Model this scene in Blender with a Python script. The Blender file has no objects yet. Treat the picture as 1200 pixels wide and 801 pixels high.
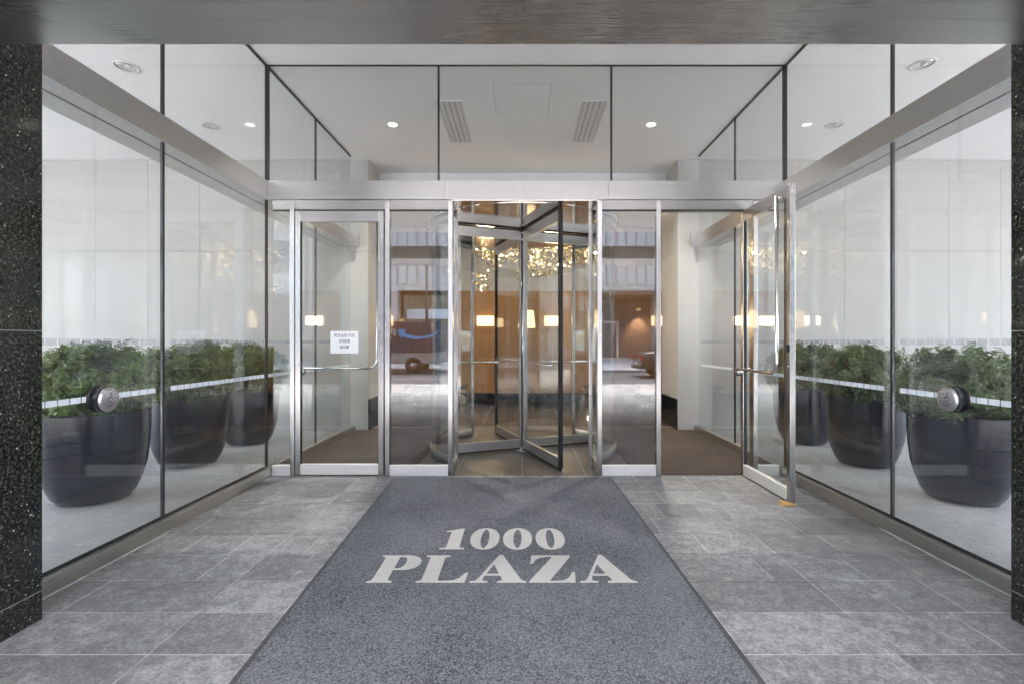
import bpy, bmesh, math, random
from mathutils import Vector, Matrix
R = math.radians
PI = math.pi
rnd = random.Random(7)
sc = bpy.context.scene
col = sc.collection

# ------------------------------------------------------------------ materials
def newmat(name):
    m = bpy.data.materials.new(name); m.use_nodes = True
    nt = m.node_tree; nt.nodes.clear()
    out = nt.nodes.new('ShaderNodeOutputMaterial')
    return m, nt, out

def N(nt, typ, **kw):
    n = nt.nodes.new(typ)
    for k, v in kw.items():
        if k in n.inputs.keys() if isinstance(k, str) else False:
            n.inputs[k].default_value = v
        else:
            setattr(n, k, v)
    return n

def L(nt, a, b): nt.links.new(a, b)

def ramp(nt, fac, stops):
    r = nt.nodes.new('ShaderNodeValToRGB')
    e = r.color_ramp.elements
    while len(e) < len(stops): e.new(0.5)
    for i, (p, c) in enumerate(stops):
        e[i].position = p; e[i].color = (c[0], c[1], c[2], 1) if len(c) == 3 else c
    L(nt, fac, r.inputs[0])
    return r.outputs[0]

def texco(nt, scale=(1, 1, 1), rot=(0, 0, 0)):
    t = nt.nodes.new('ShaderNodeTexCoord'); mp = nt.nodes.new('ShaderNodeMapping')
    mp.inputs['Scale'].default_value = scale; mp.inputs['Rotation'].default_value = rot
    L(nt, t.outputs['Object'], mp.inputs[0])
    return mp.outputs[0]

def noise(nt, vec, scale, detail=4, rough=.55):
    n = nt.nodes.new('ShaderNodeTexNoise')
    n.inputs['Scale'].default_value = scale; n.inputs['Detail'].default_value = detail
    n.inputs['Roughness'].default_value = rough
    L(nt, vec, n.inputs['Vector'])
    return n.outputs[0]

def mixc(nt, fac, a, b, mode='MIX'):
    m = nt.nodes.new('ShaderNodeMix'); m.data_type = 'RGBA'; m.blend_type = mode
    for s, v in ((0, fac), (6, a), (7, b)):
        if hasattr(v, 'links'): L(nt, v, m.inputs[s])
        elif s == 0: m.inputs[0].default_value = v
        else: m.inputs[s].default_value = (*v, 1)
    return m.outputs[2]

def bump(nt, h, strength, dist=.01):
    b = nt.nodes.new('ShaderNodeBump'); b.inputs['Strength'].default_value = strength
    b.inputs['Distance'].default_value = dist; L(nt, h, b.inputs['Height'])
    return b.outputs[0]

def mathn(nt, op, a, b=None, clamp=False):
    m = nt.nodes.new('ShaderNodeMath'); m.operation = op; m.use_clamp = clamp
    for i, v in enumerate((a, b)):
        if v is None: continue
        if hasattr(v, 'links'): L(nt, v, m.inputs[i])
        else: m.inputs[i].default_value = v
    return m.outputs[0]

def pr(name, color, rough=.5, metal=0, spec=.5, var=.12, vscale=3, bstr=0, bscale=60, emit=None, estr=0, coat=0):
    """principled with mottled colour, varying roughness and optional fine bump"""
    m, nt, out = newmat(name)
    p = nt.nodes.new('ShaderNodeBsdfPrincipled')
    v = texco(nt)
    n = noise(nt, v, vscale, 5, .6)
    c = ramp(nt, n, [(.3, tuple(x * (1 - var) for x in color)), (.7, tuple(min(1, x * (1 + var)) for x in color))])
    L(nt, c, p.inputs['Base Color'])
    r = ramp(nt, noise(nt, v, vscale * 2.3, 3), [(.3, (rough * .85,) * 3), (.7, (min(1, rough * 1.15),) * 3)])
    L(nt, r, p.inputs['Roughness'])
    p.inputs['Metallic'].default_value = metal
    p.inputs['Specular IOR Level'].default_value = spec
    p.inputs['Coat Weight'].default_value = coat
    if bstr: L(nt, bump(nt, noise(nt, v, bscale, 4), bstr), p.inputs['Normal'])
    if emit:
        p.inputs['Emission Color'].default_value = (*emit, 1); p.inputs['Emission Strength'].default_value = estr
    L(nt, p.outputs[0], out.inputs[0])
    return m

def steel(name, color, rough, grain_scale, streak=(1, 1, 1), bs=.04, var=.10):
    """brushed metal: long fine streaks drive roughness and bump"""
    m, nt, out = newmat(name)
    p = nt.nodes.new('ShaderNodeBsdfPrincipled')
    v = texco(nt, streak)
    n = noise(nt, v, grain_scale, 3, .7)
    big = noise(nt, texco(nt), .9, 3)
    c = ramp(nt, n, [(.25, tuple(x * (1 - var) for x in color)), (.75, tuple(x * (1 + var) for x in color))])
    L(nt, c, p.inputs['Base Color'])
    r = mathn(nt, 'ADD', mathn(nt, 'MULTIPLY', n, rough * .35), mathn(nt, 'MULTIPLY', big, rough * .8))
    r = mathn(nt, 'ADD', r, rough * .4)
    L(nt, r, p.inputs['Roughness'])
    p.inputs['Metallic'].default_value = 1
    L(nt, bump(nt, n, bs, .004), p.inputs['Normal'])
    L(nt, p.outputs[0], out.inputs[0])
    return m

def glass(name, f0, tint, dirt=.02):
    """thin architectural pane: clear transmission plus angle dependent mirror reflection, same for every ray"""
    m, nt, out = newmat(name)
    lw = nt.nodes.new('ShaderNodeLayerWeight'); lw.inputs['Blend'].default_value = .5
    f = mathn(nt, 'POWER', lw.outputs['Facing'], 5)
    f = mathn(nt, 'ADD', mathn(nt, 'MULTIPLY', f, 1 - f0), f0, True)
    t = nt.nodes.new('ShaderNodeBsdfTransparent'); t.inputs[0].default_value = (*tint, 1)
    g = nt.nodes.new('ShaderNodeBsdfGlossy'); g.inputs['Roughness'].default_value = 0.0
    g.inputs['Color'].default_value = (.96, .97, .98, 1)
    mx = nt.nodes.new('ShaderNodeMixShader')
    L(nt, f, mx.inputs[0]); L(nt, t.outputs[0], mx.inputs[1]); L(nt, g.outputs[0], mx.inputs[2])
    d = nt.nodes.new('ShaderNodeBsdfDiffuse'); d.inputs[0].default_value = (.75, .77, .8, 1)
    sm = ramp(nt, noise(nt, texco(nt, (1, 1, .35)), 2.2, 6, .65), [(.42, (dirt * .3,) * 3), (.75, (dirt * 1.8,) * 3)])
    mx2 = nt.nodes.new('ShaderNodeMixShader')
    L(nt, sm, mx2.inputs[0]); L(nt, mx.outputs[0], mx2.inputs[1]); L(nt, d.outputs[0], mx2.inputs[2])
    L(nt, mx2.outputs[0], out.inputs[0])
    return m

def film(name, color, op):
    m, nt, out = newmat(name)
    t = nt.nodes.new('ShaderNodeBsdfTransparent'); d = nt.nodes.new('ShaderNodeBsdfDiffuse')
    d.inputs[0].default_value = (*color, 1)
    mx = nt.nodes.new('ShaderNodeMixShader')
    L(nt, ramp(nt, noise(nt, texco(nt), 30, 2), [(.3, (op * .9,) * 3), (.7, (min(1, op * 1.1),) * 3)]), mx.inputs[0])
    L(nt, t.outputs[0], mx.inputs[1]); L(nt, d.outputs[0], mx.inputs[2]); L(nt, mx.outputs[0], out.inputs[0])
    return m

def emis(name, color, s):
    m, nt, out = newmat(name)
    e = nt.nodes.new('ShaderNodeEmission'); e.inputs['Strength'].default_value = s
    L(nt, ramp(nt, noise(nt, texco(nt), 6, 2), [(.3, tuple(x * .9 for x in color)), (.7, color)]), e.inputs[0])
    L(nt, e.outputs[0], out.inputs[0])
    return m

def granite():
    m, nt, out = newmat('granite')
    p = nt.nodes.new('ShaderNodeBsdfPrincipled'); v = texco(nt)
    base = ramp(nt, noise(nt, v, 70, 6, .8), [(.44, (.005, .005, .005)), (.57, (.030, .031, .026)), (.70, (.16, .165, .145))])
    w = nt.nodes.new('ShaderNodeTexVoronoi'); w.inputs['Scale'].default_value = 92; w.inputs['Randomness'].default_value = 1
    wv = mixc(nt, .03, v, noise(nt, v, 60, 3))
    L(nt, wv, w.inputs['Vector'])
    sel = mathn(nt, 'GREATER_THAN', nt.nodes.new('ShaderNodeSeparateColor').outputs[0], .8)
    s = nt.nodes.new('ShaderNodeSeparateColor'); L(nt, w.outputs['Color'], s.inputs[0])
    a = mathn(nt, 'GREATER_THAN', s.outputs[0], .80)
    b = mathn(nt, 'LESS_THAN', w.outputs['Distance'], .32)
    f = mathn(nt, 'MULTIPLY', a, b)
    chip = ramp(nt, s.outputs[1], [(.0, (.16, .14, .09)), (.6, (.12, .125, .11)), (1, (.60, .61, .57))])
    c = mixc(nt, f, base, chip)
    L(nt, c, p.inputs['Base Color']); p.inputs['Roughness'].default_value = .09
    L(nt, bump(nt, noise(nt, v, 3, 2), .02, .02), p.inputs['Normal'])
    L(nt, p.outputs[0], out.inputs[0]); return m

def stone_tile(name, lo, hi, rough, attr=True, sc_=1.0):
    """flamed basalt paving: fine speckle, cloudy scuffing and salt bloom, tone per tile"""
    m, nt, out = newmat(name)
    p = nt.nodes.new('ShaderNodeBsdfPrincipled'); v = texco(nt)
    fine = noise(nt, v, 60 * sc_, 5, .85)
    mid = noise(nt, v, 14 * sc_, 10, .84)
    big = noise(nt, v, 1.1, 4, .6)
    f = mathn(nt, 'ADD', mathn(nt, 'MULTIPLY', fine, .58), mathn(nt, 'MULTIPLY', mid, .75))
    f = mathn(nt, 'ADD', f, mathn(nt, 'MULTIPLY', big, .35))
    if attr:
        at = nt.nodes.new('ShaderNodeAttribute'); at.attribute_name = 'tone'
        f = mathn(nt, 'ADD', f, mathn(nt, 'MULTIPLY', mathn(nt, 'SUBTRACT', at.outputs['Fac'], .5), .07))
    c = ramp(nt, f, [(.60, lo), (.82, tuple(a * .70 + b * .30 for a, b in zip(lo, hi))), (1.0, hi)])
    L(nt, c, p.inputs['Base Color'])
    L(nt, ramp(nt, mid, [(.3, (rough * .8,) * 3), (.7, (min(1, rough * 1.2),) * 3)]), p.inputs['Roughness'])
    L(nt, bump(nt, f, .35, .004), p.inputs['Normal'])
    L(nt, p.outputs[0], out.inputs[0]); return m

def mat_carpet(name, dark, light, scale=230, bs=.8):
    m, nt, out = newmat(name)
    p = nt.nodes.new('ShaderNodeBsdfPrincipled'); v = texco(nt)
    n = noise(nt, v, scale, 2, .8)
    b = noise(nt, v, 1.6, 5, .6)
    c = ramp(nt, n, [(.36, dark), (.66, light)])
    c = mixc(nt, ramp(nt, b, [(.3, (0, 0, 0)), (.75, (.35,) * 3)]), c, tuple(min(1, x * 1.5) for x in light))
    L(nt, c, p.inputs['Base Color']); p.inputs['Roughness'].default_value = .95
    p.inputs['Specular IOR Level'].default_value = .2
    L(nt, bump(nt, n, bs, .006), p.inputs['Normal'])
    L(nt, p.outputs[0], out.inputs[0]); return m

def wood(name, lo, hi, rough=.35, streak=(9, 9, .6)):
    m, nt, out = newmat(name)
    p = nt.nodes.new('ShaderNodeBsdfPrincipled'); v = texco(nt, streak)
    n = noise(nt, v, 3.5, 6, .65)
    L(nt, ramp(nt, n, [(.3, lo), (.7, hi)]), p.inputs['Base Color'])
    p.inputs['Roughness'].default_value = rough
    L(nt, bump(nt, n, .05, .002), p.inputs['Normal'])
    L(nt, p.outputs[0], out.inputs[0]); return m

def leafmat(name, lo, hi):
    m, nt, out = newmat(name)
    p = nt.nodes.new('ShaderNodeBsdfPrincipled')
    at = nt.nodes.new('ShaderNodeAttribute'); at.attribute_name = 'tone'
    L(nt, ramp(nt, at.outputs['Fac'], [(0, lo), (.6, tuple((a + b) / 2 for a, b in zip(lo, hi))), (1, hi)]), p.inputs['Base Color'])
    p.inputs['Roughness'].default_value = .42
    t = nt.nodes.new('ShaderNodeBsdfTranslucent'); t.inputs[0].default_value = (hi[0] * 1.2, hi[1] * 1.3, hi[2], 1)
    mx = nt.nodes.new('ShaderNodeMixShader'); mx.inputs[0].default_value = .22
    L(nt, p.outputs[0], mx.inputs[1]); L(nt, t.outputs[0], mx.inputs[2]); L(nt, mx.outputs[0], out.inputs[0]); return m

M = dict(
    granite=granite(),
    steel_x=steel('brushed_steel_lengthwise_x', (.43, .42, .41), .36, 40, (.04, 3, 3)),
    steel_y=steel('brushed_steel_lengthwise_y', (.54, .53, .52), .32, 60, (5, .02, 5), .004, .04),
    steel_z=steel('brushed_steel_upright', (.50, .49, .475), .26, 40, (3, 3, .04)),
    fascia=steel('brushed_steel_fascia', (.80, .79, .785), .30, 60, (.02, 5, 5), .001, .015),
    canopy=steel('polished_steel_canopy', (.55, .53, .50), .09, 30, (.05, 3, 3), .02),
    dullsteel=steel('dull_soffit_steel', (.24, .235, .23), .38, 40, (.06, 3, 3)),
    satin=steel('satin_rail_steel', (.80, .785, .765), .62, 40, (.06, 3, 3)),
    bronze=steel('worn_steel_rail', (.50, .475, .44), .36, 40, (3, .05, 3)),
    chrome=steel('polished_bar_steel', (.72, .70, .68), .12, 30),
    darkmetal=pr('dark_metal', (.02, .02, .022), .35, .6, var=.2),
    black=pr('black_seal', (.010, .010, .011), .5, var=.2),
    glass=glass('side_glass', .045, (.93, .945, .945), .012),
    fglass=glass('front_glass', .075, (.66, .67, .68), .003),
    upglass=glass('upper_glass', .018, (.935, .945, .945), .006),
    dglass=glass('door_glass', .04, (.94, .95, .945), .008),
    rglass=glass('drum_glass', .045, (.94, .955, .95), .006),
    dots=film('frosted_dots', (.80, .84, .88), .75),
    dots2=film('frosted_dots_faint', (.36, .38, .44), .18),
    ceiling=pr('painted_plaster_ceiling', (.90, .90, .895), .8, var=.02, vscale=1.2, bstr=.05, bscale=120),
    ceiling_in=pr('painted_plaster_ceiling_inside', (.91, .91, .905), .8, var=.02, vscale=1.2),
    wall=pr('white_cladding', (.50, .485, .455), .45, var=.025, vscale=1.5),
    plaster=pr('lobby_plaster', (.50, .475, .45), .8, var=.04, vscale=1.5),
    wood=wood('warm_veneer', (.29, .145, .048), (.41, .22, .08)),
    blackstone=pr('black_stone', (.015, .015, .017), .14, var=.3, vscale=12),
    tile=stone_tile('basalt_paving', (.066, .068, .073), (.50, .50, .50), .5),
    grout=pr('pale_grout', (.62, .61, .595), .9, var=.18, vscale=14),
    joint=pr('grey_stone_joint', (.16, .16, .155), .8, var=.1),
    caulk=pr('worn_caulk', (.42, .42, .41), .8, var=.35, vscale=9),
    slab=stone_tile('pale_stone_slab', (.30, .295, .29), (.56, .55, .54), .5, True, .7),
    drumfloor=stone_tile('drum_floor_stone', (.055, .047, .040), (.17, .15, .13), .40),
    lobbyfloor=stone_tile('lobby_stone', (.06, .045, .036), (.17, .135, .11), .22),
    concrete=stone_tile('sidewalk_concrete', (.33, .32, .31), (.54, .53, .52), .8, True, .5),
    asphalt=stone_tile('asphalt', (.06, .061, .065), (.15, .15, .155), .85, False, .6),
    ground=stone_tile('far_ground', (.12, .12, .115), (.22, .21, .2), .9, False, .3),
    paint=pr('road_paint', (.75, .74, .70), .7, var=.15, vscale=8),
    mat=mat_carpet('ribbed_blue_grey_pile', (.009, .0105, .016), (.255, .261, .278), 125),
    matedge=pr('mat_rubber_border', (.075, .077, .082), .7, var=.15, vscale=20, bstr=.1),
    matletter=mat_carpet('cream_pile', (.42, .40, .37), (.70, .68, .64)),
    vmat=mat_carpet('brown_entrance_carpet', (.024, .018, .015), (.095, .074, .060), 90, .6),
    planter=pr('glazed_charcoal_fibreglass', (.006, .007, .014), .22, spec=.4, var=.06, vscale=2),
    soil=pr('potting_soil', (.035, .024, .016), .95, var=.4, vscale=40, bstr=.6),
    stem=pr('shrub_stem', (.12, .085, .055), .85, var=.3, vscale=30, bstr=.3),
    leaf=leafmat('shrub_leaf', (.015, .036, .008), (.24, .33, .09)),
    leaf2=leafmat('shrub_leaf_dusty', (.022, .044, .018), (.26, .33, .15)),
    paper=pr('white_paper', (.84, .84, .85), .7, var=.015, vscale=10),
    ink=pr('printed_ink', (.03, .03, .035), .7, var=.1),
    wedge=wood('raw_pine', (.50, .26, .07), (.72, .45, .18), .6, (3, 20, 20)),
    btnface=steel('satin_button_steel', (.62, .60, .60), .30, 90, (1, 1, 1), .05),
    btnink=pr('engraved_blue_ink', (.10, .10, .20), .6, var=.1),
    lit=emis('lit_lens_white', (1, .95, .86), .6),
    warm=emis('lit_lens_warm', (1, .66, .33), .16),
    sconce=emis('lit_sconce_shade', (1, .70, .38), .13),
    bulb=emis('lit_bulb', (1, .74, .40), .35),
    gold=steel('gold_leaf_metal', (.80, .62, .32), .2, 30),
    crystal=pr('smoky_crystal', (.55, .50, .40), .08, .55, 1, var=.4, vscale=9),
    crystal2=pr('pale_gold_crystal', (.80, .66, .42), .12, .6, 1, var=.35, vscale=9),
    reflector=steel('lamp_reflector', (.80, .80, .80), .15, 60, (1, 1, 1), .3),
    white=pr('white_enamel', (.74, .735, .72), .5, var=.03),
    shadow=pr('slot_interior', (.52, .52, .52), .8, var=.1),
    stone1=stone_tile('pinkish_granite_facade', (.50, .44, .40), (.70, .63, .58), .7, False, .15),
    stone2=stone_tile('limestone_facade', (.50, .47, .42), (.70, .66, .61), .8, False, .15),
    stone3=stone_tile('grey_limestone_facade', (.30, .29, .28), (.48, .46, .44), .8, False, .15),
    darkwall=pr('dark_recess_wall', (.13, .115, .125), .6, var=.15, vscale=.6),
    brownbeam=pr('brown_soffit_metal', (.16, .10, .075), .45, .2, var=.2),
    win=pr('dark_window_glass', (.03, .035, .04), .05, 0, .9, var=.4, vscale=.5),
    shop=pr('shop_window_glass', (.16, .15, .10), .08, 0, .8, var=.5, vscale=.7),
    signwhite=pr('white_sign_board', (.70, .72, .72), .5, var=.05),
    vanblue=pr('navy_van_paint', (.020, .030, .075), .28, .0, .5, var=.15, coat=.4),
    vangrey=pr('pale_van_skirt', (.38, .36, .35), .4, .2, var=.1),
    vanlogo=pr('light_blue_decal', (.05, .38, .75), .4, var=.04),
    vantext=pr('white_decal', (.75, .76, .8), .4, var=.03),
    carpaint=pr('bronze_grey_car_paint', (.085, .072, .062), .25, .5, var=.1, coat=.5),
    carred=pr('red_tail_lens', (.45, .02, .02), .15, var=.1),
    rubber=pr('tyre_rubber', (.02, .02, .02), .8, var=.2),
    rim=pr('alloy_rim', (.5, .5, .5), .3, .9, var=.1),
    pole=pr('dark_pole_paint', (.03, .032, .034), .45, .3, var=.2),
)

# ------------------------------------------------------------------ mesh helper
class MB:
    def __init__(s): s.bm = bmesh.new(); s.o = Vector((0, 0, 0))
    def box(s, x0, x1, y0, y1, z0, z1, bev=0):
        x0, x1 = sorted((x0, x1)); y0, y1 = sorted((y0, y1)); z0, z1 = sorted((z0, z1))
        v = [s.bm.verts.new((x, y, z)) for x in (x0, x1) for y in (y0, y1) for z in (z0, z1)]
        f = [s.bm.faces.new([v[i] for i in q]) for q in ((0, 1, 3, 2), (4, 6, 7, 5), (0, 4, 5, 1), (2, 3, 7, 6), (0, 2, 6, 4), (1, 5, 7, 3))]
        if bev:
            es = list({e for q in f for e in q.edges})
            bmesh.ops.bevel(s.bm, geom=es, offset=bev, segments=2, affect='EDGES', profile=.6)
        return s
    def quad(s, pts):
        s.bm.faces.new([s.bm.verts.new(p) for p in pts]); return s
    def tube(s, pts, r, n=12, caps=True):
        """round tube along a polyline; r number or list"""
        pts = [Vector(p) for p in pts]; rings = []
        rr = r if isinstance(r, (list, tuple)) else [r] * len(pts)
        up = None
        for i, p in enumerate(pts):
            t = (pts[min(i + 1, len(pts) - 1)] - pts[max(i - 1, 0)]).normalized()
            if up is None:
                up = Vector((0, 0, 1)) if abs(t.z) < .9 else Vector((1, 0, 0))
            a = t.cross(up).normalized(); b = a.cross(t).normalized(); up = b
            rings.append([s.bm.verts.new(p + (a * math.cos(2 * PI * k / n) + b * math.sin(2 * PI * k / n)) * rr[i]) for k in range(n)])
        for i in range(len(rings) - 1):
            for k in range(n):
                f = s.bm.faces.new((rings[i][k], rings[i][(k + 1) % n], rings[i + 1][(k + 1) % n], rings[i + 1][k])); f.smooth = True
        if caps:
            s.bm.faces.new(rings[0][::-1]); s.bm.faces.new(rings[-1])
        return s
    def lathe(s, prof, n=48, c=(0, 0, 0), axis='Z', closed=False):
        rings = []
        for (r, z) in prof:
            ring = []
            for k in range(n):
                a = 2 * PI * k / n; x, y = r * math.cos(a), r * math.sin(a)
                p = (x, y, z) if axis == 'Z' else ((z, x, y) if axis == 'X' else (x, z, y))
                ring.append(s.bm.verts.new((p[0] + c[0], p[1] + c[1], p[2] + c[2])))
            rings.append(ring)
        m = len(rings)
        for i in range(m if closed else m - 1):
            for k in range(n):
                f = s.bm.faces.new((rings[i][k], rings[i][(k + 1) % n], rings[(i + 1) % m][(k + 1) % n], rings[(i + 1) % m][k])); f.smooth = True
        return s
    def build(s, name, mat, parent=None, attr=None):
        bmesh.ops.recalc_face_normals(s.bm, faces=s.bm.faces)
        if parent is not None:
            off = parent.get('_o', None)
            if off is not None:
                bmesh.ops.translate(s.bm, verts=s.bm.verts, vec=-Vector(off))
        me = bpy.data.meshes.new(name); s.bm.to_mesh(me); s.bm.free()
        me.materials.append(mat)
        o = bpy.data.objects.new(name, me); col.objects.link(o)
        if parent is not None:
            o.parent = parent
            if parent.get('_o', None) is not None: o['_o'] = list(parent['_o'])
        return o

def tag(o, label=None, cat=None, group=None, kind=None):
    if label: o['label'] = label
    if cat: o['category'] = cat
    if group: o['group'] = group
    if kind: o['kind'] = kind
    return o

def thing(name, label, cat, loc=(0, 0, 0), group=None, local=False, rz=0):
    """Empty at the base. Parts are given in world coordinates unless local=True."""
    e = bpy.data.objects.new(name, None); col.objects.link(e); e.location = loc
    e.empty_display_size = .2; e.rotation_euler = (0, 0, rz)
    if not local: e['_o'] = list(loc)
    return tag(e, label, cat, group)

def copy_tree(o, parent=None):
    c = o.copy(); col.objects.link(c); c.parent = parent
    for ch in [x for x in bpy.data.objects if x.parent == o]:
        copy_tree(ch, c)
    return c

def structure(name, mb, mat):
    return tag(mb.build(name, mat), kind='structure')

def curve_mesh(name, splines, mat, parent, xf, ext=.001):
    """closed outlines -> filled thin mesh; xf maps (u,v,w) to a point"""
    cu = bpy.data.curves.new('outline', 'CURVE'); cu.dimensions = '2D'; cu.fill_mode = 'BOTH'; cu.extrude = ext
    for pts in splines:
        sp = cu.splines.new('POLY'); sp.points.add(len(pts) - 1); sp.use_cyclic_u = True
        for i, (x, y) in enumerate(pts): sp.points[i].co = (x, y, 0, 1)
    return _conv(name, cu, mat, parent, xf)

def _conv(name, cu, mat, parent, xf):
    tmp = bpy.data.objects.new('tmp_outline', cu); col.objects.link(tmp)
    dg = bpy.context.evaluated_depsgraph_get()
    me = bpy.data.meshes.new_from_object(tmp.evaluated_get(dg)); me.name = name
    bpy.data.objects.remove(tmp); bpy.data.curves.remove(cu)
    off = Vector(parent.get('_o', (0, 0, 0))) if parent else Vector((0, 0, 0))
    for v in me.vertices: v.co = Vector(xf(*v.co)) - off
    me.materials.clear(); me.materials.append(mat)
    o = bpy.data.objects.new(name, me); col.objects.link(o); o.parent = parent
    return o

def text_mesh(name, txt, size, mat, parent, xf, ext=.001, offset=0, align='CENTER'):
    cu = bpy.data.curves.new('text', 'FONT'); cu.body = txt; cu.size = size; cu.extrude = ext
    cu.align_x = align; cu.offset = offset; cu.space_line = .95
    return _conv(name, cu, mat, parent, xf)

# ------------------------------------------------------------------ serif capitals (hand drawn outlines, cap height 1)
def ell(cx, cy, rx, ry, a0=0, a1=360, n=40, p=1.0):
    o = []
    for i in range(n + 1 if abs(a1 - a0) < 360 else n):
        a = R(a0 + (a1 - a0) * i / n); c, s_ = math.cos(a), math.sin(a)
        o.append((cx + rx * math.copysign(abs(c) ** p, c), cy + ry * math.copysign(abs(s_) ** p, s_)))
    return o
T = .045
def stem(x0, x1, y0=0, y1=1, f=.10, lo=True, hi=True):
    """upright with bracketed flat serifs"""
    o = []
    o += [(x0 - f, y0), (x1 + f, y0), (x1 + f, y0 + T), (x1 + .02, y0 + T + .02), (x1, y0 + T + .05)] if lo else [(x0, y0), (x1, y0)]
    o += [(x1, y1 - T - .05), (x1 + .02, y1 - T - .02), (x1 + f, y1 - T), (x1 + f, y1), (x0 - f, y1), (x0 - f, y1 - T), (x0 - .02, y1 - T - .02), (x0, y1 - T - .05)] if hi else [(x1, y1), (x0, y1)]
    if lo: o += [(x0, y0 + T + .05), (x0 - .02, y0 + T + .02), (x0 - f, y0 + T)]
    return [o]
def G(ch):
    """(width, outlines)"""
    if ch == '1':
        return .49, [[(.0, 0), (.49, 0), (.49, T), (.40, .07), (.385, .12), (.385, 1.0), (.33, 1.0), (.02, .86), (.02, .81), (.10, .83), (.125, .80), (.125, .12), (.11, .07), (0, T)]]
    if ch == '0':
        return .60, [ell(.30, .5, .30, .515, p=.93), ell(.30, .5, .085, .45)[::-1]]
    if ch == 'P':
        o = [(0, 0), (.42, 0), (.42, T), (.345, .07), (.335, .12), (.335, .44), (.46, .44)]
        o += ell(.46, .72, .31, .28, -90, 90, 24, .9)
        o += [(0, 1), (0, 1 - T), (.065, .93), (.075, .88), (.075, .12), (.065, .07), (0, T)]
        c = [(.335, .50), (.40, .50)] + ell(.40, .72, .10, .22, -90, 90, 20, .9) + [(.335, .94)]
        return .77, [o, c[::-1]]
    if ch == 'L':
        return .85, [[(0, 0), (.82, 0), (.85, .34), (.80, .34), (.72, .16), (.62, .075), (.50, .06), (.37, .06), (.355, .12), (.355, .88), (.365, .93), (.44, 1 - T), (.44, 1), (0, 1), (0, 1 - T), (.075, .93), (.085, .88), (.085, .12), (.075, .07), (0, T)]]
    if ch == 'A':
        o = [(0, 0), (.30, 0), (.30, T), (.215, .07), (.20, .10), (.235, .24), (.50, .24), (.545, .10), (.53, .07), (.46, T), (.46, 0), (.95, 0), (.95, T), (.885, .07), (.86, .11), (.52, 1.02), (.455, 1.02), (.13, .13), (.085, .065), (0, T)]
        c = [(.255, .30), (.375, .66), (.48, .30)]
        return .95, [o, c[::-1]]
    if ch == 'Z':
        return .80, [[(0, 0), (.77, 0), (.80, .36), (.75, .36), (.68, .17), (.57, .075), (.44, .06), (.34, .06), (.77, .95), (.77, 1), (.05, 1), (.02, .68), (.07, .68), (.13, .84), (.22, .925), (.34, .945), (.44, .945), (0, .05)]]
    if ch in 'EFTHURDSO':
        if ch == 'O': return .85, [ell(.425, .5, .425, .515), ell(.425, .5, .22, .45)[::-1]]
        if ch == 'E': return .78, stem(.12, .34) + [[(.34, 0), (.74, 0), (.76, .26), (.70, .26), (.6, .06), (.34, .06)], [(.34, .94), (.6, .94), (.68, .78), (.73, .78), (.72, 1), (.34, 1)], [(.34, .47), (.5, .47), (.55, .38), (.58, .38), (.58, .66), (.55, .66), (.5, .54), (.34, .54)]]
        if ch == 'T': return .80, stem(.29, .51, hi=False) + [[(.02, .72), (.07, .72), (.14, .93), (.66, .93), (.73, .72), (.78, .72), (.77, 1), (.03, 1)]]
        if ch == 'H': return .95, stem(.12, .34) + stem(.61, .83) + [[(.34, .47), (.61, .47), (.61, .54), (.34, .54)]]
        if ch == 'U': return .90, [[(.0, 1), (0, .955), (.12, .955), (.12, .3)] + ell(.46, .3, .34, .315, 180, 360, 20) + [(.80, .955), (.9, .955), (.9, 1), (.6, 1), (.6, .955), (.72, .955)] + ell(.53, .3, .19, .24, 0, -180, 20) + [(.34, .955), (.46, .955), (.46, 1)]]
        if ch == 'R':
            w, p = G('P'); return .9, p + [[(.36, .44), (.52, .46), (.75, .08), (.88, .05), (.88, 0), (.62, 0)]]
        if ch == 'D': return .88, [[(0, 0), (.45, 0)] + ell(.45, .5, .42, .5, -90, 90, 24) + [(0, 1), (0, .955), (.1, .955), (.1, .045), (0, .045)], ([(.32, .06), (.42, .06)] + ell(.42, .5, .2, .44, -90, 90, 20) + [(.32, .94)])[::-1]]
        if ch == 'S':
            def arc(cx, cy, r0x, r0y, a0, a1): return ell(cx, cy, r0x, r0y, a0, a1, 16)
            o = arc(.33, .74, .29, .27, 20, 200) + [(.1, .6), (.42, .42), (.46, .3)] + arc(.3, .24, .18, .19, 0, -160)[1:] + [(.06, .33), (.03, 0.0), (.09, .02)] + arc(.32, .26, .3, .28, -110, 30) + [(.55, .46), (.24, .64)] + arc(.34, .77, .16, .17, 200, 30) + [(.6, .7), (.62, .98), (.57, .98)]
            return .66, [o]
    return .35, []

def serif_line(name, txt, x0, width, h, base, mat, parent, xf, gap=.07):
    """fit a line of hand drawn capitals into width"""
    adv = []; tot = 0
    for i, ch in enumerate(txt):
        w, o = G(ch); adv.append((tot, o)); tot += w + (gap if i < len(txt) - 1 else 0)
    sx = width / tot; obs = []
    spl = []
    for (ax, outs), ch in zip(adv, txt):
        if not outs: continue
        for o in outs: spl.append((ch, [(x0 + (ax + x) * sx, base + y * h) for x, y in o]))
    return spl

# ------------------------------------------------------------------ key dimensions (metres)
CAMZ = 1.25
FY = 4.5            # glass front plane
XL, XR = -2.37, 2.44  # side glass walls
CZ = 3.83           # ceiling
BZ0, BZ1 = 2.572, 2.747  # steel band
WY = 6.85           # white facade wall
DC = (.01, 5.63)    # revolving door centre
DR = 1.05

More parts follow.
